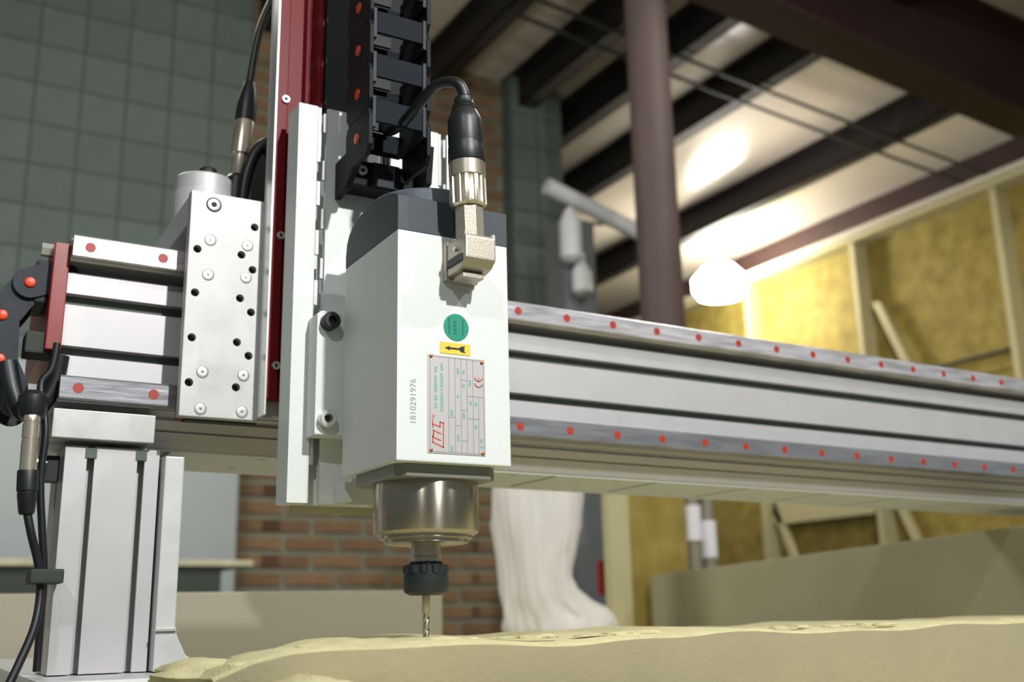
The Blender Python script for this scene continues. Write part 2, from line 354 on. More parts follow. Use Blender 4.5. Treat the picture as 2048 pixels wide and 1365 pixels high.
# machine bed
t = thing('machine_bed', 'dusty flat machine bed under the foam and gantry post', 'machine bed', (1.0, 1.6, -1.0))
MB().box(0.10, 3.4, 0.50, 2.92, -0.14, -0.085, bev=0.003).build('bed_top', 'bed', t)  # dusty, and kept pale to bounce light up under the beam
MB().box(-0.6, 0.098, 1.3, 2.92, -0.14, -0.085, bev=0.003).build('bed_top', 'bed', t)
for (x, y) in ((0.2, 0.6), (3.3, 0.6), (0.2, 2.8), (3.3, 2.8), (1.7, 0.6), (1.7, 2.8)): MB().box(x - 0.05, x + 0.05, y - 0.05, y + 0.05, -1.0, -0.14).build('leg', 'bench_dark', t)
tag(MB().box(0.10, 0.20, 0.85, 1.45, -0.0845, -0.041, bev=0.003).build('side_rail', 'alu_rough', base=(0.15, 1.2, -0.0845)), 'silver rail on the bed edge under the gantry post', 'rail')
# carved foam on the bed, grows thicker to the right
b = bmesh.new(); NX = 60; rows = []
for i in range(NX + 1):
    u = i / NX; x = 0.17 + u * 1.12
    yf = 0.630 - 0.03 * math.sin(min(u * 3, 1) * math.pi) + 0.03 * u; zb = -0.041 - 0.043 * min(1, max(0, (u - 0.05) * 1.2)); zt = -0.0175 + 0.0015 * math.sin(u * 23) * (1 if u < .9 else .5) + 0.001 * math.sin(u * 57)
    ybk = 0.93; zt -= 0.016 * math.exp(-u * 45); yf += 0.02 * math.exp(-u * 60)
    sk = 0.115 * (1 - u)
    rows.append([b.verts.new(p) for p in ((x, yf, zb), (x, yf - 0.001, (zb + zt) / 2), (x, yf, zt - 0.002), (x, yf + 0.004, zt), (x + sk / 2, (yf + ybk) / 2, zt + 0.0005), (x + sk, ybk, zt), (x + sk, ybk, zb))])
for i in range(NX):
    for k in range(7): b.faces.new((rows[i][k], rows[i][(k + 1) % 7], rows[i + 1][(k + 1) % 7], rows[i + 1][k]))
b.faces.new(rows[0]); b.faces.new(rows[-1][::-1]); bmesh.ops.recalc_face_normals(b, faces=b.faces[:])
m = MB(); m.join(b)
fw = m.build('foam_workpiece', 'foam', base=(0.6, 0.75, -0.084), smooth=True); fw.data.materials.append(M['dust'])
for p in fw.data.polygons:                      # dust on the board's top; its pale tone also stands in for light
    if p.normal.z > 0.5: p.material_index = 1
tag(fw, 'tan foam board being cut along the front below the milling bit', 'foam board')
# dust
def crumb_heap(name, spots, label, cat, mt='dust'):
    m = MB(); rd = random.Random(3)
    for (cx, cy, cz, sx, sy, sz) in spots:
        b = bmesh.new(); bmesh.ops.create_icosphere(b, subdivisions=3, radius=1)
        for v in b.verts:
            k = 1 + rd.uniform(-.12, .12); v.co = Vector((cx + v.co.x * sx * k, cy + v.co.y * sy * k, cz + max(v.co.z, -0.1) * sz * k))
        m.join(b)
    o = m.build(name, mt, base=spots[0][:3], smooth=True); o['label'] = label; o['category'] = cat; o['kind'] = 'stuff'; return o
sp = []
rd = random.Random(5)
for i in range(46):
    x = 0.33 + 0.95 * (i / 45) + rd.uniform(-.01, .01); sp.append((x, 0.655 + 0.03 * (i / 45) + rd.uniform(-.004, .03), -0.0172, rd.uniform(.006, .016), .008, rd.uniform(.001, .0028)))
crumb_heap('foam_dust', sp, 'yellow foam dust strewn along the top edge of the cut board', 'dust')
sp = [(0.215, 0.60, -0.052, 0.035, 0.06, 0.020), (0.26, 0.57, -0.055, 0.05, 0.04, 0.014), (0.225, 0.68, -0.035, 0.05, 0.05, 0.016), (0.34, 0.56, -0.054, 0.06, 0.03, 0.010), (0.19, 0.76, -0.040, 0.03, 0.06, 0.014), (0.27, 0.70, -0.022, 0.05, 0.04, 0.008), (0.45, 0.57, -0.062, 0.08, 0.03, 0.012)]
crumb_heap('dust_heap', sp, 'heap of yellow foam dust piled at the foot of the gantry post', 'dust')

# plastic covered bag
rings = []
for (z, x0, x1, ry) in ((0.86, 1.80, 1.88, 0.03), (0.80, 1.72, 1.96, 0.10), (0.5, 1.69, 1.98, 0.14), (0.38, 1.69, 1.975, 0.14), (0.28, 1.69, 1.965, 0.14), (0.20, 1.70, 1.94, 0.13), (0.13, 1.71, 1.92, 0.12), (0.075, 1.71, 1.95, 0.12), (0.035, 1.715, 2.02, 0.12), (0.012, 1.72, 2.085, 0.12), (-0.02, 1.72, 2.10, 0.13), (-0.05, 1.73, 2.095, 0.13), (-0.083, 1.74, 2.08, 0.12)):
    n = 84; x0 *= 0.868; x1 *= 0.868; z = z * 0.868 - 0.0125; cx = (x0 + x1) / 2; rx = (x1 - x0) / 2; r_ = []
    for k in range(n):
        a = 2 * math.pi * k / n; f = 1 + 0.04 * math.sin(5 * a + z * 9) + 0.035 * math.sin(11 * a - z * 30) + 0.02 * math.sin(23 * a + z * 12)
        r_.append((cx + rx * math.cos(a) * f, 2.62 + ry * math.sin(a) * f, z + 0.012 * math.sin(7 * a + 3) * (1 if -0.05 < z < .3 else 0)))
    rings.append(r_)
tag(MB().loft(rings).build('plastic_bag', 'cloth', base=(1.6, 2.62, -0.084), smooth=True), 'tall white plastic bag bunched at its foot below the gantry', 'bag')
tag(MB().box(1.99, 2.04, 2.90, 2.92, 0.05, 0.16, bev=0.004).build('red_tag', 'red_edge', base=(2.0, 2.9, 0.1)), 'small red tag hanging beside the foot of the white plastic bag', 'tag')
t = thing('board_stand', 'strand board sheet with pine edge stud standing right of the white bag', 'board', (2.1, 2.86, -0.0845))
MB().box(2.066, 2.315, 2.85, 2.868, -0.0845, 0.60, bev=0.002).build('sheet', 'osb', t)
MB().box(1.985, 2.064, 2.83, 2.868, -0.0845, 0.60, bev=0.003).build('stud', 'stud', t)
for i, (x0, x1, b0, b1, lb) in enumerate(((2.322, 2.376, 0.224, 0.342, 'left of two grey poles with white wrap behind the gantry'), (2.388, 2.440, 0.168, 0.292, 'right of two grey poles with white wrap behind the gantry'))):
    t = thing('grey_pole', lb, 'pole', ((x0 + x1) / 2, 2.86, -0.0845), 'wrapped poles')
    MB().cyl(((x0 + x1) / 2, 2.86, -0.0845), ((x0 + x1) / 2, 2.86, 0.60), (x1 - x0) / 2, 20).build('shaft', 'pole', t, smooth=True)
    MB().cyl(((x0 + x1) / 2, 2.86, b0), ((x0 + x1) / 2, 2.86, b1), (x1 - x0) / 2 + 0.004, 20).build('wrap', 'paper', t, smooth=True)

# ------------------------------------------------------------------ gantry beam
TI = 0.0085                                    # the beam droops slightly to the right
beam = thing('gantry_beam', 'long slotted silver aluminium gantry beam with two linear rails', 'gantry beam', (0.55, 1.0, 0.24))
XL, XR = 0.1035, 2.45
# outline in (y, z) with grooves on the front
fr = 0.93
outline = [(fr, 0.3130), (fr, 0.2995), (fr + 0.014, 0.2900), (fr + 0.014, 0.2868), (fr, 0.2850), (fr, 0.2665), (fr + 0.012, 0.2665), (fr + 0.012, 0.2565), (fr, 0.2565),
           (fr, 0.2210), (fr + 0.012, 0.2210), (fr + 0.012, 0.2125), (fr, 0.2125), (fr, 0.1740), (fr + 0.003, 0.1715), (fr + 0.008, 0.1675), (fr + 0.008, 0.1660),
           (fr + 0.006, 0.1650), (fr + 0.012, 0.1580), (fr + 0.016, 0.1570), (fr + 0.014, 0.1560), (fr + 0.021, 0.1480), (fr + 0.024, 0.1430), (1.08, 0.1430), (1.08, 0.3130)]
MB().prism(outline, 'x', XL, XR).build('extrusion', 'alu', beam)
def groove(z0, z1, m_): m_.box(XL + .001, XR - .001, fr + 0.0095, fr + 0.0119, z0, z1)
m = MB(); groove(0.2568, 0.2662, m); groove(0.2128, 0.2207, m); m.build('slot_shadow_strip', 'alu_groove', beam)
# underside plate with slots
up = MB().box(XL, 2.15, fr + 0.0255, 1.078, 0.1412, 0.1429).build('bottom_plate', 'silver_paint', beam)  # paler finish stands in for light bounced up from the foam
m = MB(); mh = MB()
for k in range(14):
    x = 0.20 + 0.135 * k
    m.box(x, x + 0.005, fr + 0.030, 1.060, 0.130, 0.1424)
    mh.cyl((x - 0.045, fr + 0.042, 0.130), (x - 0.045, fr + 0.042, 0.1426), 0.0042, 14); mh.cyl((x - 0.055, 1.04, 0.130), (x - 0.055, 1.04, 0.1426), 0.0042, 14)
cut(up, m); cut(up, mh)
m = MB()
for k in range(14): m.box(0.20 + 0.135 * k + 0.0002, 0.2048 + 0.135 * k, fr + 0.031, 1.059, 0.1416, 0.1424)
m.build('slot_shade_strip', 'dark_iron', beam)  # dark strips stand in for the shade inside the slots
def rail(zc, x0, hx0, mt):
    rl = MB().prism([(0.912, zc - 0.0085), (0.912, zc + 0.0085), (0.9135, zc + 0.0100), (0.917, zc + 0.0100), (0.920, zc + 0.0075), (0.923, zc + 0.0075), (0.925, zc + 0.0100), (0.9295, zc + 0.0100),
                     (0.9295, zc - 0.0100), (0.925, zc - 0.0100), (0.923, zc - 0.0075), (0.920, zc - 0.0075), (0.917, zc - 0.0100), (0.9135, zc - 0.0100)], 'x', x0, XR).build('linear_rail', mt, beam)
    k = 0; src = None
    while hx0 + 0.0598 * k < XR - 0.03:
        x = hx0 + 0.0598 * k
        if k == 0: src = MB().cyl((x, 0.9117, zc), (x, 0.915, zc), 0.0043, 20).build('hole_plug', 'plug_red', rl)
        elif not 0.22 < x < 0.5:
            c = src.copy(); C.objects.link(c); c.parent = rl; c.location = (0.0598 * k, 0, 0)
        k += 1
    return rl
r1 = rail(0.3035, 0.1035, 0.1170, 'rail_steel'); r2 = rail(0.1820, 0.1035, 0.1175, 'rail_grey')
m = MB().box(XL, XR, 0.932, 0.95, 0.313, 0.3165)
for k in range(200):
    x = XL + 0.002 + k * 0.005
    if x > 1.1: break
    m.prism([(x, 0.3163), (x + 0.0035, 0.3163), (x + 0.0025, 0.3182), (x + 0.001, 0.3182)], 'y', 0.932, 0.948)
m.box(1.1, XR, 0.932, 0.948, 0.3163, 0.3182)
m.build('gear_rack', 'grey_paint', beam)
# left end plate, bolts, knob
MB().box(0.0905, 0.1030, 0.925, 1.085, 0.215, 0.3085, bev=0.001).build('end_plate', 'red_edge', beam)
for (x, y, z) in ((0.0900, 0.945, 0.3065), (0.0900, 0.945, 0.277), (0.0900, 0.94, 0.182)):
    MB().cyl((x - 0.008, y, z), (x + 0.002, y, z), 0.006, 6).build('hex_bolt', 'screw_steel', beam)
MB().box(0.076, 0.100, 0.93, 0.96, 0.212, 0.2305, bev=0.002).build('clamp_block', 'bench_dark', beam)
# end face of the beam's mounting foot
MB().box(0.1015, 0.182, 0.920, 1.05, 0.1418, 0.1655, bev=0.0008).build('foot_block', 'alu_scratched', beam)
beam.rotation_euler = (0, TI, 0)

# ------------------------------------------------------------------ gantry post
post = thing('gantry_post', 'silver slotted aluminium post holding the left end of the gantry', 'post', (0.15, 0.96, -0.04))
x0, x1, yf = 0.1135, 0.1885, 0.930
def slot(xc): return [(xc - 0.0030, yf), (xc - 0.0030, yf + 0.004), (xc - 0.006, yf + 0.004), (xc - 0.006, yf + 0.013), (xc + 0.006, yf + 0.013), (xc + 0.006, yf + 0.004), (xc + 0.0030, yf + 0.004), (xc + 0.0030, yf)]
ol = [(x0, yf)] + slot(0.1335) + slot(0.1735) + [(x1, yf), (x1, yf + 0.08), (x0, yf + 0.08), (x0, yf + 0.045), (x0 + 0.01, yf + 0.045), (x0 + 0.01, yf + 0.036), (x0, yf + 0.036)]
MB().prism(ol, 'z', -0.04, 0.1405).build('extrusion', 'alu', post)
for xc in (0.1335, 0.1735):
    MB().box(xc - 0.0045, xc + 0.0045, yf - 0.001, yf + 0.006, 0.131, 0.1395, bev=0.0005).build('slot_nut', 'alu_groove', post)
b_ = [(0.1905, 0.134), (0.2062, 0.134), (0.2062, -0.004), (0.2080, -0.012), (0.216, -0.028), (0.236, -0.040), (0.1905, -0.040)]
MB().prism(b_, 'y', 0.915, 0.99, bev=0.0012).build('brace_plate', 'alu_rough', post)
MB().box(0.190, 0.2068, 0.912, 0.915, -0.0085, -0.0068).build('brace_lip', 'screw_steel', post)
MB().box(0.1012, 0.1120, 0.945, 0.955, 0.112, 0.134, bev=0.001).build('side_bracket', 'dark_iron', post)
MB().cyl((0.092, 0.95, 0.128), (0.103, 0.95, 0.128), 0.005, 12).build('bolt', 'nickel', post)

# ------------------------------------------------------------------ x carriage
car = thing('x_carriage', 'drilled silver aluminium carriage plate riding on the gantry rails', 'carriage', (0.34, 0.9, 0.1635))
pl = MB().box(0.1928, 0.50, 0.886, 0.8975, 0.1640, 0.3645, bev=0.0008).build('carriage_plate', 'alu_scratched', car)
holes = [(0.2004, 0.3109), (0.2388, 0.3113), (0.2004, 0.2715), (0.2392, 0.2713), (0.1998, 0.2316), (0.2383, 0.2315), (0.1996, 0.1927), (0.2392, 0.1918), (0.2495, 0.3389), (0.2492, 0.2989), (0.2494, 0.2598), (0.2489, 0.2205)]
m = MB()
for (x, z) in holes: m.cyl((x, 0.880, z), (x, 0.8945, z), 0.0036, 20)
cut(pl, m)
src = None
for (x, z) in holes: MB().cyl((x, 0.893, z), (x, 0.8944, z), 0.00355, 16).build('bolt_hole', 'hole', car)
def screw_head(x, y, z, r, parent, h=0.0008, name='countersunk_screw', mt='screw_steel', sock=0.4):
    s = MB().lathe([(r, -0.001), (r, h * .7), (r * 0.9, h), (r * 0.5, h), (r * sock, h * 0.9), (r * sock * .95, h - 0.0012)], (x, y, z), (0, -1, 0), 24).build(name, mt, parent, smooth=True)
    MB().cyl((x, y - (h - 0.0010), z), (x, y - (h - 0.0008), z), r * sock * 0.93, 6).build('socket', 'hole', s)
    return s
for (x, z) in ((0.2111, 0.3204), (0.2106, 0.2887), (0.2438, 0.3205), (0.2437, 0.2907), (0.2103, 0.2023), (0.2103, 0.1706), (0.2453, 0.2025), (0.2453, 0.1706)): screw_head(x, 0.886, z, 0.0046, car, 0.0004, sock=0.22)
for (x, z) in ((0.2111, 0.3204), (0.2106, 0.2887), (0.2438, 0.3205), (0.2437, 0.2907), (0.2103, 0.2023), (0.2103, 0.1706), (0.2453, 0.2025), (0.2453, 0.1706)):
    MB().cyl((x, 0.8857, z), (x, 0.8862, z), 0.0051, 24).build('countersink', 'alu_groove', car)
MB().cyl((0.2125, 0.8858, 0.3537), (0.2125, 0.8872, 0.3537), 0.0068, 28).build('counterbore', 'hole', car)
screw_head(0.2125, 0.8858, 0.3537, 0.0056, car, 0.0006, 'socket_screw', sock=0.5)
MB().box(0.1936, 0.50, 0.8978, 1.09, 0.3370, 0.3635, bev=0.001).build('top_plate', 'alu_rough', car)
for z in (0.303, 0.182):
    for (xa, xb) in ((0.200, 0.262), (0.40, 0.462)):
        zz = z - TI * (xa - 0.55) * 0.4
        bk = MB().box(xa, xb, 0.8980, 0.9105, zz - 0.0205, zz + 0.0205, bev=0.001).build('bearing_block', 'dark_iron', car)
        MB().box(xa - 0.005, xa, 0.8990, 0.9100, zz - 0.019, zz + 0.019).build('end_seal', 'red_edge', bk)
# rear cylinder with black bolt standing on the carriage
cy = thing('bearing_housing', 'round silver bearing housing with black bolt behind the carriage plate', 'housing', (0.2265, 0.99, 0.3640))
MB().lathe([(0.0285, 0.0), (0.0285, 0.030), (0.0283, 0.0305), (0.0283, 0.031), (0.0275, 0.0312), (0.0275, 0.046), (0.0262, 0.0475)], (0.2235, 0.975, 0.3640), (0, 0, 1), 56).build('drum', 'alu', cy, smooth=True)
MB().lathe([(0.013, 0), (0.013, 0.0025), (0.0085, 0.003), (0.0085, 0.012), (0.0078, 0.013)], (0.2265, 0.975, 0.4116), (0, 0, 1), 28).build('bolt', 'rubber', cy, smooth=True)

cy.location.z -= 0.0

# ------------------------------------------------------------------ z axis body
zb = thing('z_axis_body', 'tall glossy maroon z axis column with a silver edge and black cover', 'z axis column', (0.33, 0.87, 0.1650))
MB().box(0.2572, 0.40, 0.8795, 0.8858, 0.1655, 0.80, bev=0.0008).build('back_plate', 'alu', zb)
MB().box(0.2572, 0.2592, 0.8630, 0.8794, 0.1655, 0.80, bev=0.0005).build('silver_edge', 'screw_steel', zb)
o2 = [(0.2594, 0.8655), (0.2690, 0.8655), (0.2700, 0.8690), (0.2830, 0.8690), (0.2842, 0.8610), (0.2885, 0.8600), (0.2895, 0.8620), (0.2925, 0.8620), (0.2935, 0.8600), (0.3005, 0.8600), (0.3010, 0.8788), (0.2594, 0.8788)]
MB().prism(o2, 'z', 0.1800, 0.80, bev=0.0004).build('maroon_profile', 'maroon', zb)
MB().box(0.3012, 0.392, 0.8560, 0.8790, 0.19, 0.80, bev=0.001).build('black_cover', 'black_plastic', zb)
for z in (0.459, 0.327, 0.209, 0.60): screw_head(0.2672, 0.8655, z, 0.0038, zb, 0.0022, 'cap_screw', sock=0.42)
m = MB()
for x in (0.312, 0.375): m.box(x - 0.010, x + 0.010, 0.8515, 0.8558, 0.10, 0.36)
m.build('bearing_strip', 'dark_iron', zb)

# ------------------------------------------------------------------ z plate (slotted extrusion)
zp = thing('spindle_carrier_plate', 'slotted white silver extrusion plate standing behind the spindle', 'mounting plate', (0.348, 0.837, 0.0887))
X0, X1, Y0, Y1 = 0.2665, 0.4285, 0.823, 0.851
def tslot(xc, w=0.0045, W=0.0085): return [(xc - w, Y0), (xc - w, Y0 + 0.0035), (xc - W, Y0 + 0.0045), (xc - W, Y0 + 0.011), (xc - W * .5, Y0 + 0.014), (xc + W * .5, Y0 + 0.014), (xc + W, Y0 + 0.011), (xc + W, Y0 + 0.0045), (xc + w, Y0 + 0.0035), (xc + w, Y0)]
ol = [(X0, Y0)] + tslot(0.2885) + tslot(0.348) + tslot(0.4055) + [(X1, Y0), (X1, Y1), (X0, Y1)]
ps = MB().prism(ol, 'z', 0.0887, 0.4370).build('plate', 'silver_paint', zp)
for xc in (0.2885, 0.4055):
    m = MB()
    for k in range(7):
        z = 0.12 + k * 0.045; m.box(xc - 0.0036, xc - 0.0005, Y0 + 0.0015, Y0 + 0.0045, z, z + 0.022)
        m.box(xc + 0.0012, xc + 0.0036, Y0 + 0.001, Y0 + 0.004, z + 0.024, z + 0.042)
    m.box(xc - 0.0040, xc - 0.0012, Y0 + 0.0006, Y0 + 0.004, 0.385, 0.4365)
    m.build('slot_filler', 'alu', zp)
MB().box(X0 + 0.012, X1 - 0.005, Y1 - 0.004, Y1, 0.083, 0.0886).build('bottom_rail', 'bed', zp)
MB().box(0.306, 0.3135, 0.800, 0.822, 0.0890, 0.1040).build('stop_block', 'silver_paint', zp)

# ------------------------------------------------------------------ spindle bracket
sb = thing('spindle_bracket', 'grey silver side bracket bolted between spindle and carrier plate', 'bracket', (0.348, 0.812, 0.1410))
bk = MB().prism([(0.2805, 0.1410), (0.4155, 0.1410), (0.4155, 0.2440), (0.2840, 0.2440), (0.2805, 0.2405)], 'y', 0.8015, 0.8225, bev=0.0012).build('flange', 'silver_paint', sb)
for (x, z) in ((0.2902, 0.2341), (0.2898, 0.1535), (0.407, 0.2341), (0.407, 0.1535)):
    h = 0.010 if z > 0.2 else 0.007
    s = MB().lathe([(0.0072, -0.001), (0.0072, h * .92), (0.0064, h), (0.0036, h), (0.0034, h - 0.004)], (x, 0.8015, z), (0, -1, 0), 32).build('socket_bolt', 'dark_iron' if z > 0.2 else 'screw_steel', sb, smooth=True)
    MB().cyl((x, 0.8015 - h + 0.0035, z), (x, 0.8015 - h + 0.0038, z), 0.0033, 6).build('socket', 'hole', s)
    if z > 0.2: s['label'] = 'dark socket bolt'

# ------------------------------------------------------------------ spindle
S = thing('spindle_motor', 'square white silver spindle motor with dark cowl and steel nose', 'spindle motor', (0.347, 0.738, 0.0980))
bx0, bx1, by0, by1 = 0.3004, 0.3936, 0.685, 0.7915
MB().box(bx0, bx1, by0, by1, 0.1060, 0.2790, bev=0.0011).build('housing', 'silver_paint', S)
MB().box(bx0 + 0.006, bx1 - 0.006, by1 - 0.001, 0.8013, 0.118, 0.262).build('rear_spacer', 'silver_paint', S)
# cowl: flat front, arched over towards the back
pr = [(by0, 0.2792), (by0, 0.3065), (0.692, 0.3100), (0.703, 0.3135), (0.716, 0.3160), (0.730, 0.3172), (0.743, 0.3172), (0.756, 0.3160), (0.768, 0.3138), (0.778, 0.3105), (0.785, 0.3062), (0.7895, 0.2995), (by1, 0.2900), (by1, 0.2792)]
MB().prism(pr, 'x', bx0, bx1).build('fan_cowl', 'cowl', S)
MB().lathe([(0.0455, 0), (0.0455, 0.0185), (0.0440, 0.0205), (0.0400, 0.0215), (0.036, 0.0215), (0.036, 0.014)], (0.347, 0.7340, 0.3000), (0, 0, 1), 72).build('cowl_rim', 'cowl_ring', S, smooth=True)
# nose
nf = [(0.306, 0.702), (0.313, 0.695), (0.381, 0.695), (0.388, 0.702), (0.388, 0.775), (0.381, 0.782), (0.313, 0.782), (0.306, 0.775)]
MB().prism(nf, 'z', 0.0965, 0.1059, bev=0.0008).build('nose_flange', 'flange_shaded', S)
NC = (0.3483, 0.7377)
MB().lathe([(0.0385, 0.0995), (0.0398, 0.0975), (0.0400, 0.097), (0.0400, 0.0605), (0.0392, 0.0592), (0.0358, 0.0572), (0.0350, 0.0572)], NC + (0,), (0, 0, 1), 96).build('nose', 'steel', S, smooth=True)
MB().lathe([(0.0345, 0.060), (0.0352, 0.0566), (0.0350, 0.0552), (0.0330, 0.0543), (0.0320, 0.0543), (0.0318, 0.0520), (0.0290, 0.0512), (0.012, 0.0512)], NC + (0,), (0, 0, 1), 96).build('nose_ring', 'steel', S, smooth=True)
MB().lathe([(0.0112, 0.0555), (0.0112, 0.0425), (0.0107, 0.0420), (0.0107, 0.0365), (0.0102, 0.030)], NC + (0,), (0, 0, 1), 64).build('shaft', 'steel', S, smooth=True)
b = MB()
b.lathe([(0.0123, 0.0385), (0.0123, 0.0350)], NC + (0,), (0, 0, 1), 60, 10, 0.0015, (0.03, 0.04))
b.lathe([(0.0150, 0.0365), (0.0172, 0.0355), (0.0172, 0.0300)], NC + (0,), (0, 0, 1), 72, 12, 0.0018, (0.0295, 0.0370))
b.lathe([(0.0163, 0.0302), (0.0163, 0.0285), (0.0170, 0.0280), (0.0170, 0.0185), (0.0160, 0.0160), (0.0120, 0.0140), (0.004, 0.0140)], NC + (0,), (0, 0, 1), 72)
b.build('collet_nut', 'nut_black', S, smooth=True)
tb = thing('milling_bit', 'thin steel milling bit held in the black collet nut', 'milling bit', (NC[0], NC[1], -0.0170))
MB().lathe([(0.0031, 0.0139), (0.0031, 0.0020), (0.0026, 0.0012)], NC + (0,), (0, 0, 1), 24).build('shank', 'steel', tb, smooth=True)
m = MB(); b = bmesh.new(); rg = []
for i in range(25):
    t_ = i / 24; z = 0.0011 - t_ * 0.0183; r_ = []
    for k in range(16):
        a = 2 * math.pi * k / 16; rr = 0.0026 * (1 - 0.28 * max(0, math.cos(2 * (a + t_ * 7)))); r_.append((NC[0] + rr * math.cos(a), NC[1] + rr * math.sin(a), z))
    rg.append(r_)
MB().loft(rg).build('flute', 'steel', tb, smooth=True)
# stickers and plate on the front face (y = by0)
F = by0
g = MB().lathe([(0.01045, 0), (0.01045, 0.0004)], (0.3483, F, 0.2083), (0, -1, 0), 48).build('round_sticker', 'green_sticker', S)
m = MB(); yy0, yy1 = F - 0.00055, F - 0.0004
for (zz, ww) in ((0.0042, 0.8), (0.0014, 1.1), (-0.0014, 1.0), (-0.0042, 1.0)):
    m.box(0.3472 - 0.0011 * ww, 0.3472 + 0.0011 * ww, yy0, yy1, 0.2083 + zz - 0.0011, 0.2083 + zz - 0.0004); m.box(0.3472 - 0.0011 * ww, 0.3472 - 0.0004, yy0, yy1, 0.2083 + zz - 0.0004, 0.2083 + zz + 0.0009); m.box(0.3477, 0.3472 + 0.0011 * ww, yy0, yy1, 0.2083 + zz, 0.2083 + zz + 0.0010)
for dx in (-0.0062, 0.0052): 
    for k in range(-3, 4):
        if random.random() < .85: m.box(0.348 + dx, 0.348 + dx + 0.0012, yy0, yy1, 0.2083 + k * 0.0018, 0.2083 + k * 0.0018 + 0.0011)
m.build('fine_print', 'green_print', g)
a_ = MB().box(0.3349, 0.3600, F - 0.0004, F, 0.1873, 0.1960).build('arrow_sticker', 'yellow_sticker', S)
zc = 0.19165
MB().prism([(0.3385, zc), (0.3430, zc + 0.0018), (0.3425, zc + 0.0007), (0.3505, zc + 0.0007), (0.3520, zc + 0.0021), (0.3560, zc + 0.0026), (0.3545, zc + 0.0010), (0.3552, zc), (0.3545, zc - 0.0010), (0.3560, zc - 0.0026), (0.3520, zc - 0.0021), (0.3505, zc - 0.0007), (0.3425, zc - 0.0007), (0.3430, zc - 0.0018)], 'y', yy0, yy1).build('arrow', 'ink', a_)
px0, px1, pz0, pz1 = 0.3245, 0.3719, 0.1125, 0.1856
npl = MB().box(px0, px1, F - 0.0006, F, pz0, pz1, bev=0.0002).build('nameplate', 'plate', S)
m = MB(); ya, yb = F - 0.00075, F - 0.00055
def U(u): return px0 + u * (px1 - px0)
def V(v): return pz1 - v * (pz1 - pz0)
lw = 0.00022
for u in (0.04, 0.36, 0.47, 0.575, 0.68, 0.785): m.box(U(u) - lw / 2, U(u) + lw / 2, ya, yb, V(0.985), V(0.02))
m.box(U(0.975) - lw / 2, U(0.975) + lw / 2, ya, yb, V(0.985), V(0.02))
m.box(U(0.88) - lw / 2, U(0.88) + lw / 2, ya, yb, V(0.985), V(0.40))
for (u0, u1, v) in ((0.04, 0.975, 0.02), (0.04, 0.975, 0.985), (0.68, 0.975, 0.40), (0.785, 0.88, 0.63), (0.575, 0.68, 0.55), (0.36, 0.47, 0.63), (0.47, 0.575, 0.71), (0.575, 0.68, 0.86), (0.575, 0.68, 0.24), (0.68, 0.785, 0.63)): m.box(U(u0), U(u1), ya, yb, V(v) - lw / 2, V(v) + lw / 2)
m.build('table_lines', 'plate_line', npl)
m = MB(); rd = random.Random(2)
for (u, v0, v1, wd) in ((0.115, 0.10, 0.58, 0.05), (0.22, 0.07, 0.58, 0.05)):
    v = v0
    while v < v1:
        h = rd.uniform(0.008, 0.018)
        if rd.random() < 0.88: m.box(U(u), U(u + wd * rd.uniform(.6, 1)), ya, yb, V(v + h), V(v))
        v += h + 0.006
for (u, v0, v1) in ((0.50, 0.12, 0.18), (0.60, 0.14, 0.17), (0.60, 0.28, 0.32), (0.71, 0.23, 0.29), (0.39, 0.55, 0.61), (0.60, 0.57, 0.64), (0.50, 0.80, 0.87), (0.39, 0.92, 0.98), (0.72, 0.45, 0.48), (0.81, 0.46, 0.49), (0.90, 0.83, 0.86), (0.91, 0.90, 0.92), (0.81, 0.69, 0.73), (0.50, 0.40, 0.42)):
    v = v0
    while v < v1: m.box(U(u), U(u + 0.04), ya, yb, V(v + 0.009), V(v)); v += 0.014
m.build('fine_print', 'teal_print', npl)
# red logo strokes, drawn as they stand on the plate
m = MB()
def stroke(pts, wd=0.0008):
    for (a, b2) in zip(pts[:-1], pts[1:]):
        A = Vector((U(a[0]), V(a[1]))); B = Vector((U(b2[0]), V(b2[1]))); d = (B - A).normalized(); n = Vector((-d.y, d.x)) * wd / 2; A -= d * wd / 2; B += d * wd / 2
        m.prism([tuple(A + n), tuple(B + n), tuple(B - n), tuple(A - n)], 'y', ya, yb)
stroke([(0.086, 0.894), (0.264, 0.939), (0.264, 0.695), (0.208, 0.688), (0.208, 0.734), (0.086, 0.714)])
stroke([(0.086, 0.671), (0.086, 0.745)]); stroke([(0.086, 0.83), (0.086, 0.894)]); stroke([(0.219, 0.805), (0.094, 0.775), (0.098, 0.812), (0.086, 0.842), (0.219, 0.872)])
m.build('logo', 'red_print', npl)
text('®', 0.0040, 'red_print', npl, U(0.10), F - 0.00065, V(0.635), -math.pi / 2, 'mark', 0.00006)
m = MB()
for (vc) in (0.19, 0.265):                     # CE mark, lying on its side
    pts = [(0.90 + 0.065 * math.cos(math.radians(a)), vc + 0.026 * math.sin(math.radians(a))) for a in ()]
def arc(uc, vc, ru, rv, a0, a1, n=10): return [(uc + ru * math.cos(math.radians(a0 + (a1 - a0) * k / n)), vc + rv * math.sin(math.radians(a0 + (a1 - a0) * k / n))) for k in range(n + 1)]
stroke(arc(0.885, 0.262, 0.065, 0.036, 0, 180), 0.0006); stroke(arc(0.885, 0.200, 0.065, 0.036, 0, 180), 0.0006); stroke([(0.885, 0.20), (0.885, 0.235)], 0.0006)
m.build('ce_mark', 'red_print', npl)
for (u, v) in ((0.055, 0.02), (0.945, 0.035), (0.055, 0.97), (0.945, 0.975)):
    MB().lathe([(0.0014, 0), (0.0013, 0.0006), (0.0007, 0.0010), (0.0001, 0.0011)], (U(u), F - 0.0006, V(v)), (0, -1, 0), 16).build('rivet', 'copper', npl, smooth=True)
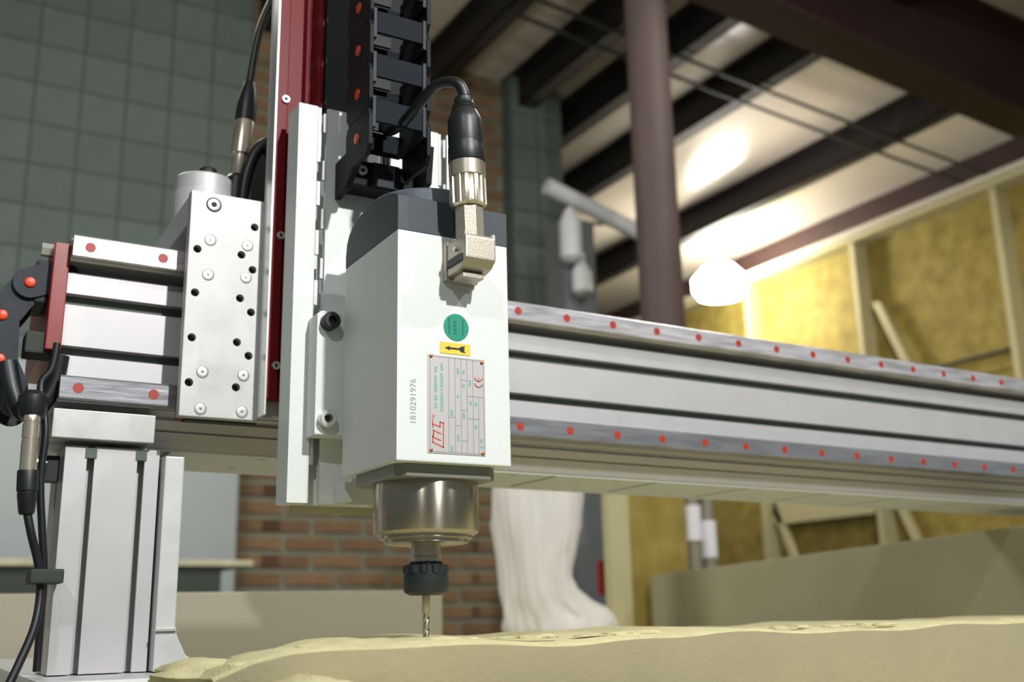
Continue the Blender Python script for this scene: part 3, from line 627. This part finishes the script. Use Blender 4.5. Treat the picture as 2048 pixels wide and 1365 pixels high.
text('1810291976', 0.0066, 'engrave', S, 0.3134, F - 0.0001, 0.1490, -math.pi / 2, 'serial_number', 0.00006, 1.02)

# ------------------------------------------------------------------ power plug on the spindle
pg = thing('power_plug', 'metal power plug with black boot and bent cable on spindle front', 'cable plug', (0.3455, 0.660, 0.2470))
hx0, hx1 = 0.3345, 0.3595
hood = [(0.6400, 0.2490), (0.6400, 0.2660), (0.6412, 0.2675), (0.6705, 0.2675), (0.6705, 0.2420), (0.6560, 0.2420), (0.6470, 0.2440)]
MB().prism(hood, 'x', hx0, hx1, bev=0.0012).build('hood', 'nickel_cast', pg)
MB().box(hx0 - 0.0010, hx1 + 0.0010, 0.6705, 0.6759, 0.2395, 0.2700, bev=0.0008).build('base_flange', 'nickel_cast', pg)
MB().box(hx0 - 0.0014, hx0 + 0.0006, 0.6460, 0.6690, 0.2475, 0.2535, bev=0.0006).build('latch', 'dark_iron', pg)
MB().box(hx0 + 0.004, hx1 - 0.004, 0.652, 0.668, 0.2375, 0.2419, bev=0.0006).build('latch_bar', 'nickel_cast', pg)
for (x, y) in ((hx0 + 0.001, 0.6420), (hx1 - 0.001, 0.6420), (hx0 + 0.001, 0.669), (hx1 - 0.001, 0.669)):
    MB().cyl((x, y, 0.2660), (x, y, 0.2695), 0.0017, 16, 0.0004).build('screw', 'screw_steel', pg, smooth=True)
for (x) in (hx0 - 0.001, hx1 + 0.001): MB().cyl((x - 0.0012, 0.655, 0.259), (x + 0.0012, 0.655, 0.259), 0.0018, 14).build('pin', 'nickel', pg)
A0 = Vector((0.3465, 0.6560, 0.2660)); A1 = Vector((0.3420, 0.6560, 0.3960)); ax = (A1 - A0).normalized()
def al(z): return A0 + ax * (z - 0.2660)
MB().lathe([(0.0112, 0), (0.0112, 0.030)], al(0.2665), ax, 8).build('neck', 'nickel_cast', pg)
MB().lathe([(0.0120, 0), (0.0138, 0.0015), (0.0140, 0.003), (0.0140, 0.023), (0.0132, 0.0245)], al(0.2935), ax, 120, 12, 0.0012, (0.0029, 0.0231)).build('knurled_collar', 'nickel', pg, smooth=True)
MB().lathe([(0.0134, 0), (0.0140, 0.0008), (0.0140, 0.0120), (0.0132, 0.0130)], al(0.3170), ax, 64).build('ring', 'nickel', pg, smooth=True)
MB().lathe([(0.0138, 0), (0.0142, 0.001), (0.0138, 0.013), (0.0134, 0.0145), (0.0136, 0.016), (0.0134, 0.034), (0.0126, 0.0375), (0.0096, 0.0440), (0.0100, 0.0450), (0.0086, 0.0470), (0.0090, 0.0480), (0.0076, 0.0500), (0.0076, 0.0540), (0.0062, 0.0555)], al(0.3295), ax, 56).build('boot', 'rubber', pg, smooth=True)
MB().tube([tuple(al(0.380)), tuple(al(0.389)), (0.3375, 0.6600, 0.3985), (0.3300, 0.680, 0.4035), (0.3280, 0.712, 0.3985), (0.3270, 0.745, 0.3955), (0.3255, 0.768, 0.4010), (0.326, 0.775, 0.42)], 0.0043, 18).build('cable', 'rubber', pg, smooth=True)

pg.location = Vector(pg.location) + Vector((0.0040, 0.0090, 0.0032))

# ------------------------------------------------------------------ vertical cable chain in front of the plate
cx0, cx1, cy0, cy1 = 0.3000, 0.3560, 0.7440, 0.7960
vc = thing('vertical_cable_chain', 'black cable chain with orange pins rising in front of the z axis', 'cable chain', (0.328, 0.81, 0.3560))
PZ = 0.0410
link_src = None
for k in range(10):
    z = 0.3870 + PZ * k
    if k == 0:
        lk = bpy.data.objects.new('link', None); C.objects.link(lk); lk.parent = vc; lk['_b'] = (0.328, 0.77, z); lk.location = Vector((0.328, 0.77, z)) - Vector(vc['_b'])
        link_src = lk; kids = []
        for sx, d in ((cx0, 1), (cx1, -1)):
            a, b2 = (sx, sx + d * 0.0035)
            o_ = [(cy0 + 0.006, z - 0.022), (cy1 - 0.006, z - 0.022), (cy1, z - 0.014), (cy1, z + 0.012), (cy1 - 0.003, z + 0.0185), (cy0 + 0.003, z + 0.0185), (cy0, z + 0.012), (cy0, z - 0.014)]
            kids.append(MB().prism(o_, 'x', min(a, b2), max(a, b2), bev=0.0006).build('side_plate', 'black_plastic', lk))
            a, b2 = (sx + d * 0.0037, sx + d * 0.0068)
            o_ = [(cy0 + 0.001, z + 0.002), (cy1 - 0.001, z + 0.002), (cy1 - 0.001, z + 0.030), (cy0 + 0.001, z + 0.030)]
            kids.append(MB().prism(o_, 'x', min(a, b2), max(a, b2), bev=0.0006).build('inner_plate', 'chain_plastic', lk))
            kids.append(MB().lathe([(0.0048, 0), (0.0044, 0.0012), (0.002, 0.0016)], (sx, 0.770, z), (-d, 0, 0), 24).build('pin', 'orange', lk, smooth=True))
        kids.append(MB().box(cx0 + 0.0072, cx1 - 0.0072, cy0 + 0.0015, cy0 + 0.0045, z + 0.0075, z + 0.0275, bev=0.0006).build('rung', 'chain_rung', lk))
        kids.append(MB().box(cx0 + 0.0072, cx1 - 0.0072, cy1 - 0.005, cy1 - 0.0015, z + 0.0005, z + 0.0205, bev=0.0006).build('rung', 'chain_rung', lk))
        kids.append(MB().box(cx0 + 0.010, cx0 + 0.036, cy1 - 0.012, cy1 - 0.009, z + 0.019, z + 0.030).build('divider', 'chain_plastic', lk))
    else:
        lk = link_src.copy(); C.objects.link(lk); lk.parent = vc; lk.location = link_src.location + Vector((0, 0, PZ * k))
        for kd in kids:
            if k > 4 and kd.name.startswith(('divider', 'pin.001')): continue
            c = kd.copy(); C.objects.link(c); c.parent = lk
m = MB().box(0.3060, 0.3720, 0.7980, 0.8225, 0.3590, 0.3820, bev=0.0012)
m.prism([(0.770, 0.385), (0.822, 0.385), (0.822, 0.352), (0.800, 0.354), (0.775, 0.366)], 'x', 0.3005, 0.3060, bev=0.0005)
m.prism([(0.770, 0.395), (0.822, 0.395), (0.822, 0.352), (0.800, 0.352), (0.775, 0.362)], 'x', 0.3660, 0.3715, bev=0.0005)
m.build('end_bracket', 'black_plastic', vc)
MB().box(0.325, 0.350, 0.7955, 0.7979, 0.3600, 0.3815, bev=0.0004).build('bracket_pad', 'chain_plastic', vc)
for x in (0.3160, 0.3560):
    screw_head(x, 0.7978, 0.3725, 0.0046, vc, 0.0022, 'bracket_screw', sock=0.45)
for x in (0.3365, 0.3405): MB().cyl((x, 0.800, 0.383), (x, 0.800, 0.408), 0.0014, 10).build('cable_stub', 'nickel', vc)

# ------------------------------------------------------------------ left cable chain at the beam's end
lc = thing('left_cable_chain', 'dark cable chain with orange pins curling at the left beam end', 'cable chain', (0.06, 0.95, 0.12))
ctr = [(0.0975, 0.2790), (0.0757, 0.2778), (0.0560, 0.2465), (0.0555, 0.2100), (0.0720, 0.1750)]
ctr = [(0.1000, 0.2880), (0.0757, 0.2778), (0.0570, 0.2470), (0.0585, 0.2097), (0.0745, 0.1770)]
def capsule(p, q, r, n=10):
    p = Vector(p); q = Vector(q); a = math.atan2((q - p).y, (q - p).x); o_ = []
    for k in range(n + 1): t_ = a + math.pi / 2 + math.pi * k / n; o_.append((p.x + r * math.cos(t_), p.y + r * math.sin(t_)))
    for k in range(n + 1): t_ = a - math.pi / 2 + math.pi * k / n; o_.append((q.x + r * math.cos(t_), q.y + r * math.sin(t_)))
    return o_
for k in range(4):
    off = 0.0 if k % 2 == 0 else 0.004
    lk = MB().prism(capsule(ctr[k + 1], ctr[k], 0.0135), 'y', 0.938 + off, 0.9415 + off, bev=0.0006).build('link', 'chain_plastic', lc)
    MB().prism(capsule(ctr[k + 1], ctr[k], 0.0135), 'y', 0.985 + off, 0.9885 + off, bev=0.0006).build('far_plate', 'chain_plastic', lk)
    dv = (Vector(ctr[k + 1]) - Vector(ctr[k])).normalized(); nv = Vector((-dv.y, dv.x)); mid = (Vector(ctr[k + 1]) + Vector(ctr[k])) / 2
    for sg in (-1, 1):
        c0 = mid + nv * sg * 0.0115
        MB().prism([tuple(c0 - dv * .008 - nv * .0015), tuple(c0 + dv * .008 - nv * .0015), tuple(c0 + dv * .008 + nv * .0015), tuple(c0 - dv * .008 + nv * .0015)], 'y', 0.945, 0.986).build('rung', 'chain_rung', lk)
for (x, z) in ctr[1:] + [(0.0965, 0.2745)]:
    MB().lathe([(0.0046, -0.004), (0.0046, 0.0006), (0.0036, 0.0018), (0.0015, 0.0022)], (x, 0.9378, z), (0, -1, 0), 24).build('pin', 'orange', lc, smooth=True)
MB().box(0.0800, 0.0905, 0.94, 0.99, 0.262, 0.300, bev=0.002).build('end_mount', 'chain_plastic', lc)

# black elbow and plug under it
lp = thing('left_cable_plug', 'silver ribbed cable plug with black boots hanging at left of post', 'cable plug', (0.083, 0.90, 0.0790))
q0 = Vector((0.0832, 0.90, 0.1580)); q1 = Vector((0.0838, 0.90, 0.1140)); d = (q1 - q0).normalized()
MB().lathe([(0.0058, 0), (0.0062, 0.001), (0.0062, 0.005), (0.0058, 0.0052), (0.0058, 0.0065), (0.0063, 0.007), (0.0063, 0.018), (0.0056, 0.0185), (0.0056, 0.0195), (0.0062, 0.020), (0.0062, 0.0435), (0.0058, 0.044)], q0, d, 40).build('barrel', 'nickel', lp, smooth=True)
MB().lathe([(0.0075, 0), (0.0078, 0.001), (0.0078, 0.016), (0.0070, 0.0165), (0.0070, 0.0175), (0.0074, 0.018), (0.0060, 0.032), (0.0050, 0.034)], (0.0840, 0.90, 0.1150), (0.05, 0, -1), 40).build('boot', 'rubber', lp, smooth=True)
MB().lathe([(0.008, 0), (0.0105, 0.004), (0.011, 0.018), (0.008, 0.022)], (0.0835, 0.905, 0.1560), (0.0, 0.1, 1), 32).build('upper_boot', 'rubber', lp, smooth=True)
MB().tube([(0.0858, 0.90, 0.084), (0.0905, 0.90, 0.066), (0.0975, 0.905, 0.045), (0.1010, 0.905, 0.022), (0.0985, 0.90, -0.003), (0.0900, 0.895, -0.028), (0.0810, 0.89, -0.050), (0.070, 0.88, -0.075), (0.03, 0.86, -0.2), (0.0, 0.85, -0.5)], 0.0032, 12).build('cable', 'rubber', lp, smooth=True)
ac = MB().tube([(0.0985, 0.915, 0.222), (0.0960, 0.915, 0.200), (0.0890, 0.915, 0.185), (0.0950, 0.910, 0.150), (0.0945, 0.910, 0.110), (0.0990, 0.910, 0.070), (0.1030, 0.912, 0.040), (0.1040, 0.915, 0.010), (0.105, 0.92, -0.036)], 0.0030, 12).build('black_cable', 'rubber', base=(0.105, 0.92, -0.036), smooth=True)
tag(ac, 'black cable running down the left side of the gantry post', 'cable')
tag(MB().tube([(0.0640, 0.930, 0.205), (0.0700, 0.925, 0.180), (0.0780, 0.925, 0.165), (0.0900, 0.93, 0.170), (0.1000, 0.93, 0.190), (0.103, 0.928, 0.215)], 0.0075, 16).build('black_hose', 'rubber', base=(0.078, 0.925, 0.165), smooth=True), 'thick black hose looping under the left cable chain', 'hose')
tag(MB().box(0.092, 0.116, 0.895, 0.9285, 0.0290, 0.0400, bev=0.002).build('cable_clip', 'bench_dark', base=(0.1, 0.91, 0.03)), 'dark clip holding the cables against the gantry post', 'clip')

# rear plug and loop above the carriage
rp = thing('rear_cable_plug', 'brass silver cable plug with black boot above the bearing housing', 'cable plug', (0.262, 1.0, 0.40))
d = Vector((0.07, 0, 1)).normalized()
MB().lathe([(0.0070, 0), (0.0078, 0.002), (0.0082, 0.022), (0.0102, 0.024), (0.0104, 0.060), (0.0096, 0.062)], (0.2625, 1.0, 0.4340), d, 40).build('barrel', 'nickel', rp, smooth=True)
MB().lathe([(0.0105, 0), (0.0105, 0.016), (0.0085, 0.032), (0.005, 0.046)], (0.2668, 1.0, 0.4950), d, 40).build('boot', 'rubber', rp, smooth=True)
MB().tube([(0.2695, 1.0, 0.530), (0.2722, 1.0, 0.562), (0.2783, 1.0, 0.604), (0.2904, 1.0, 0.6436), (0.310, 1.0, 0.69), (0.32, 1.0, 0.75)], 0.0042, 14).build('cable', 'rubber', rp, smooth=True)
MB().lathe([(0.0120, 0), (0.0120, 0.030), (0.009, 0.034)], (0.2605, 1.0, 0.4000), (0.05, 0, 1), 32).build('base_boot', 'rubber', rp, smooth=True)
lm = thing('rear_motor', 'black motor and looped cable standing behind the maroon column', 'motor', (0.29, 1.0, 0.364))
MB().box(0.2830, 0.340, 0.965, 1.03, 0.3640, 0.462, bev=0.003).build('motor_body', 'black_plastic', lm)
MB().tube([(0.2640, 0.985, 0.400), (0.2670, 0.985, 0.430), (0.2760, 0.985, 0.458), (0.2900, 0.985, 0.470), (0.31, 0.99, 0.455)], 0.0060, 14).build('cable_loop', 'rubber', lm, smooth=True)
for o in bpy.data.objects:
    if '_b' in o: del o['_b']
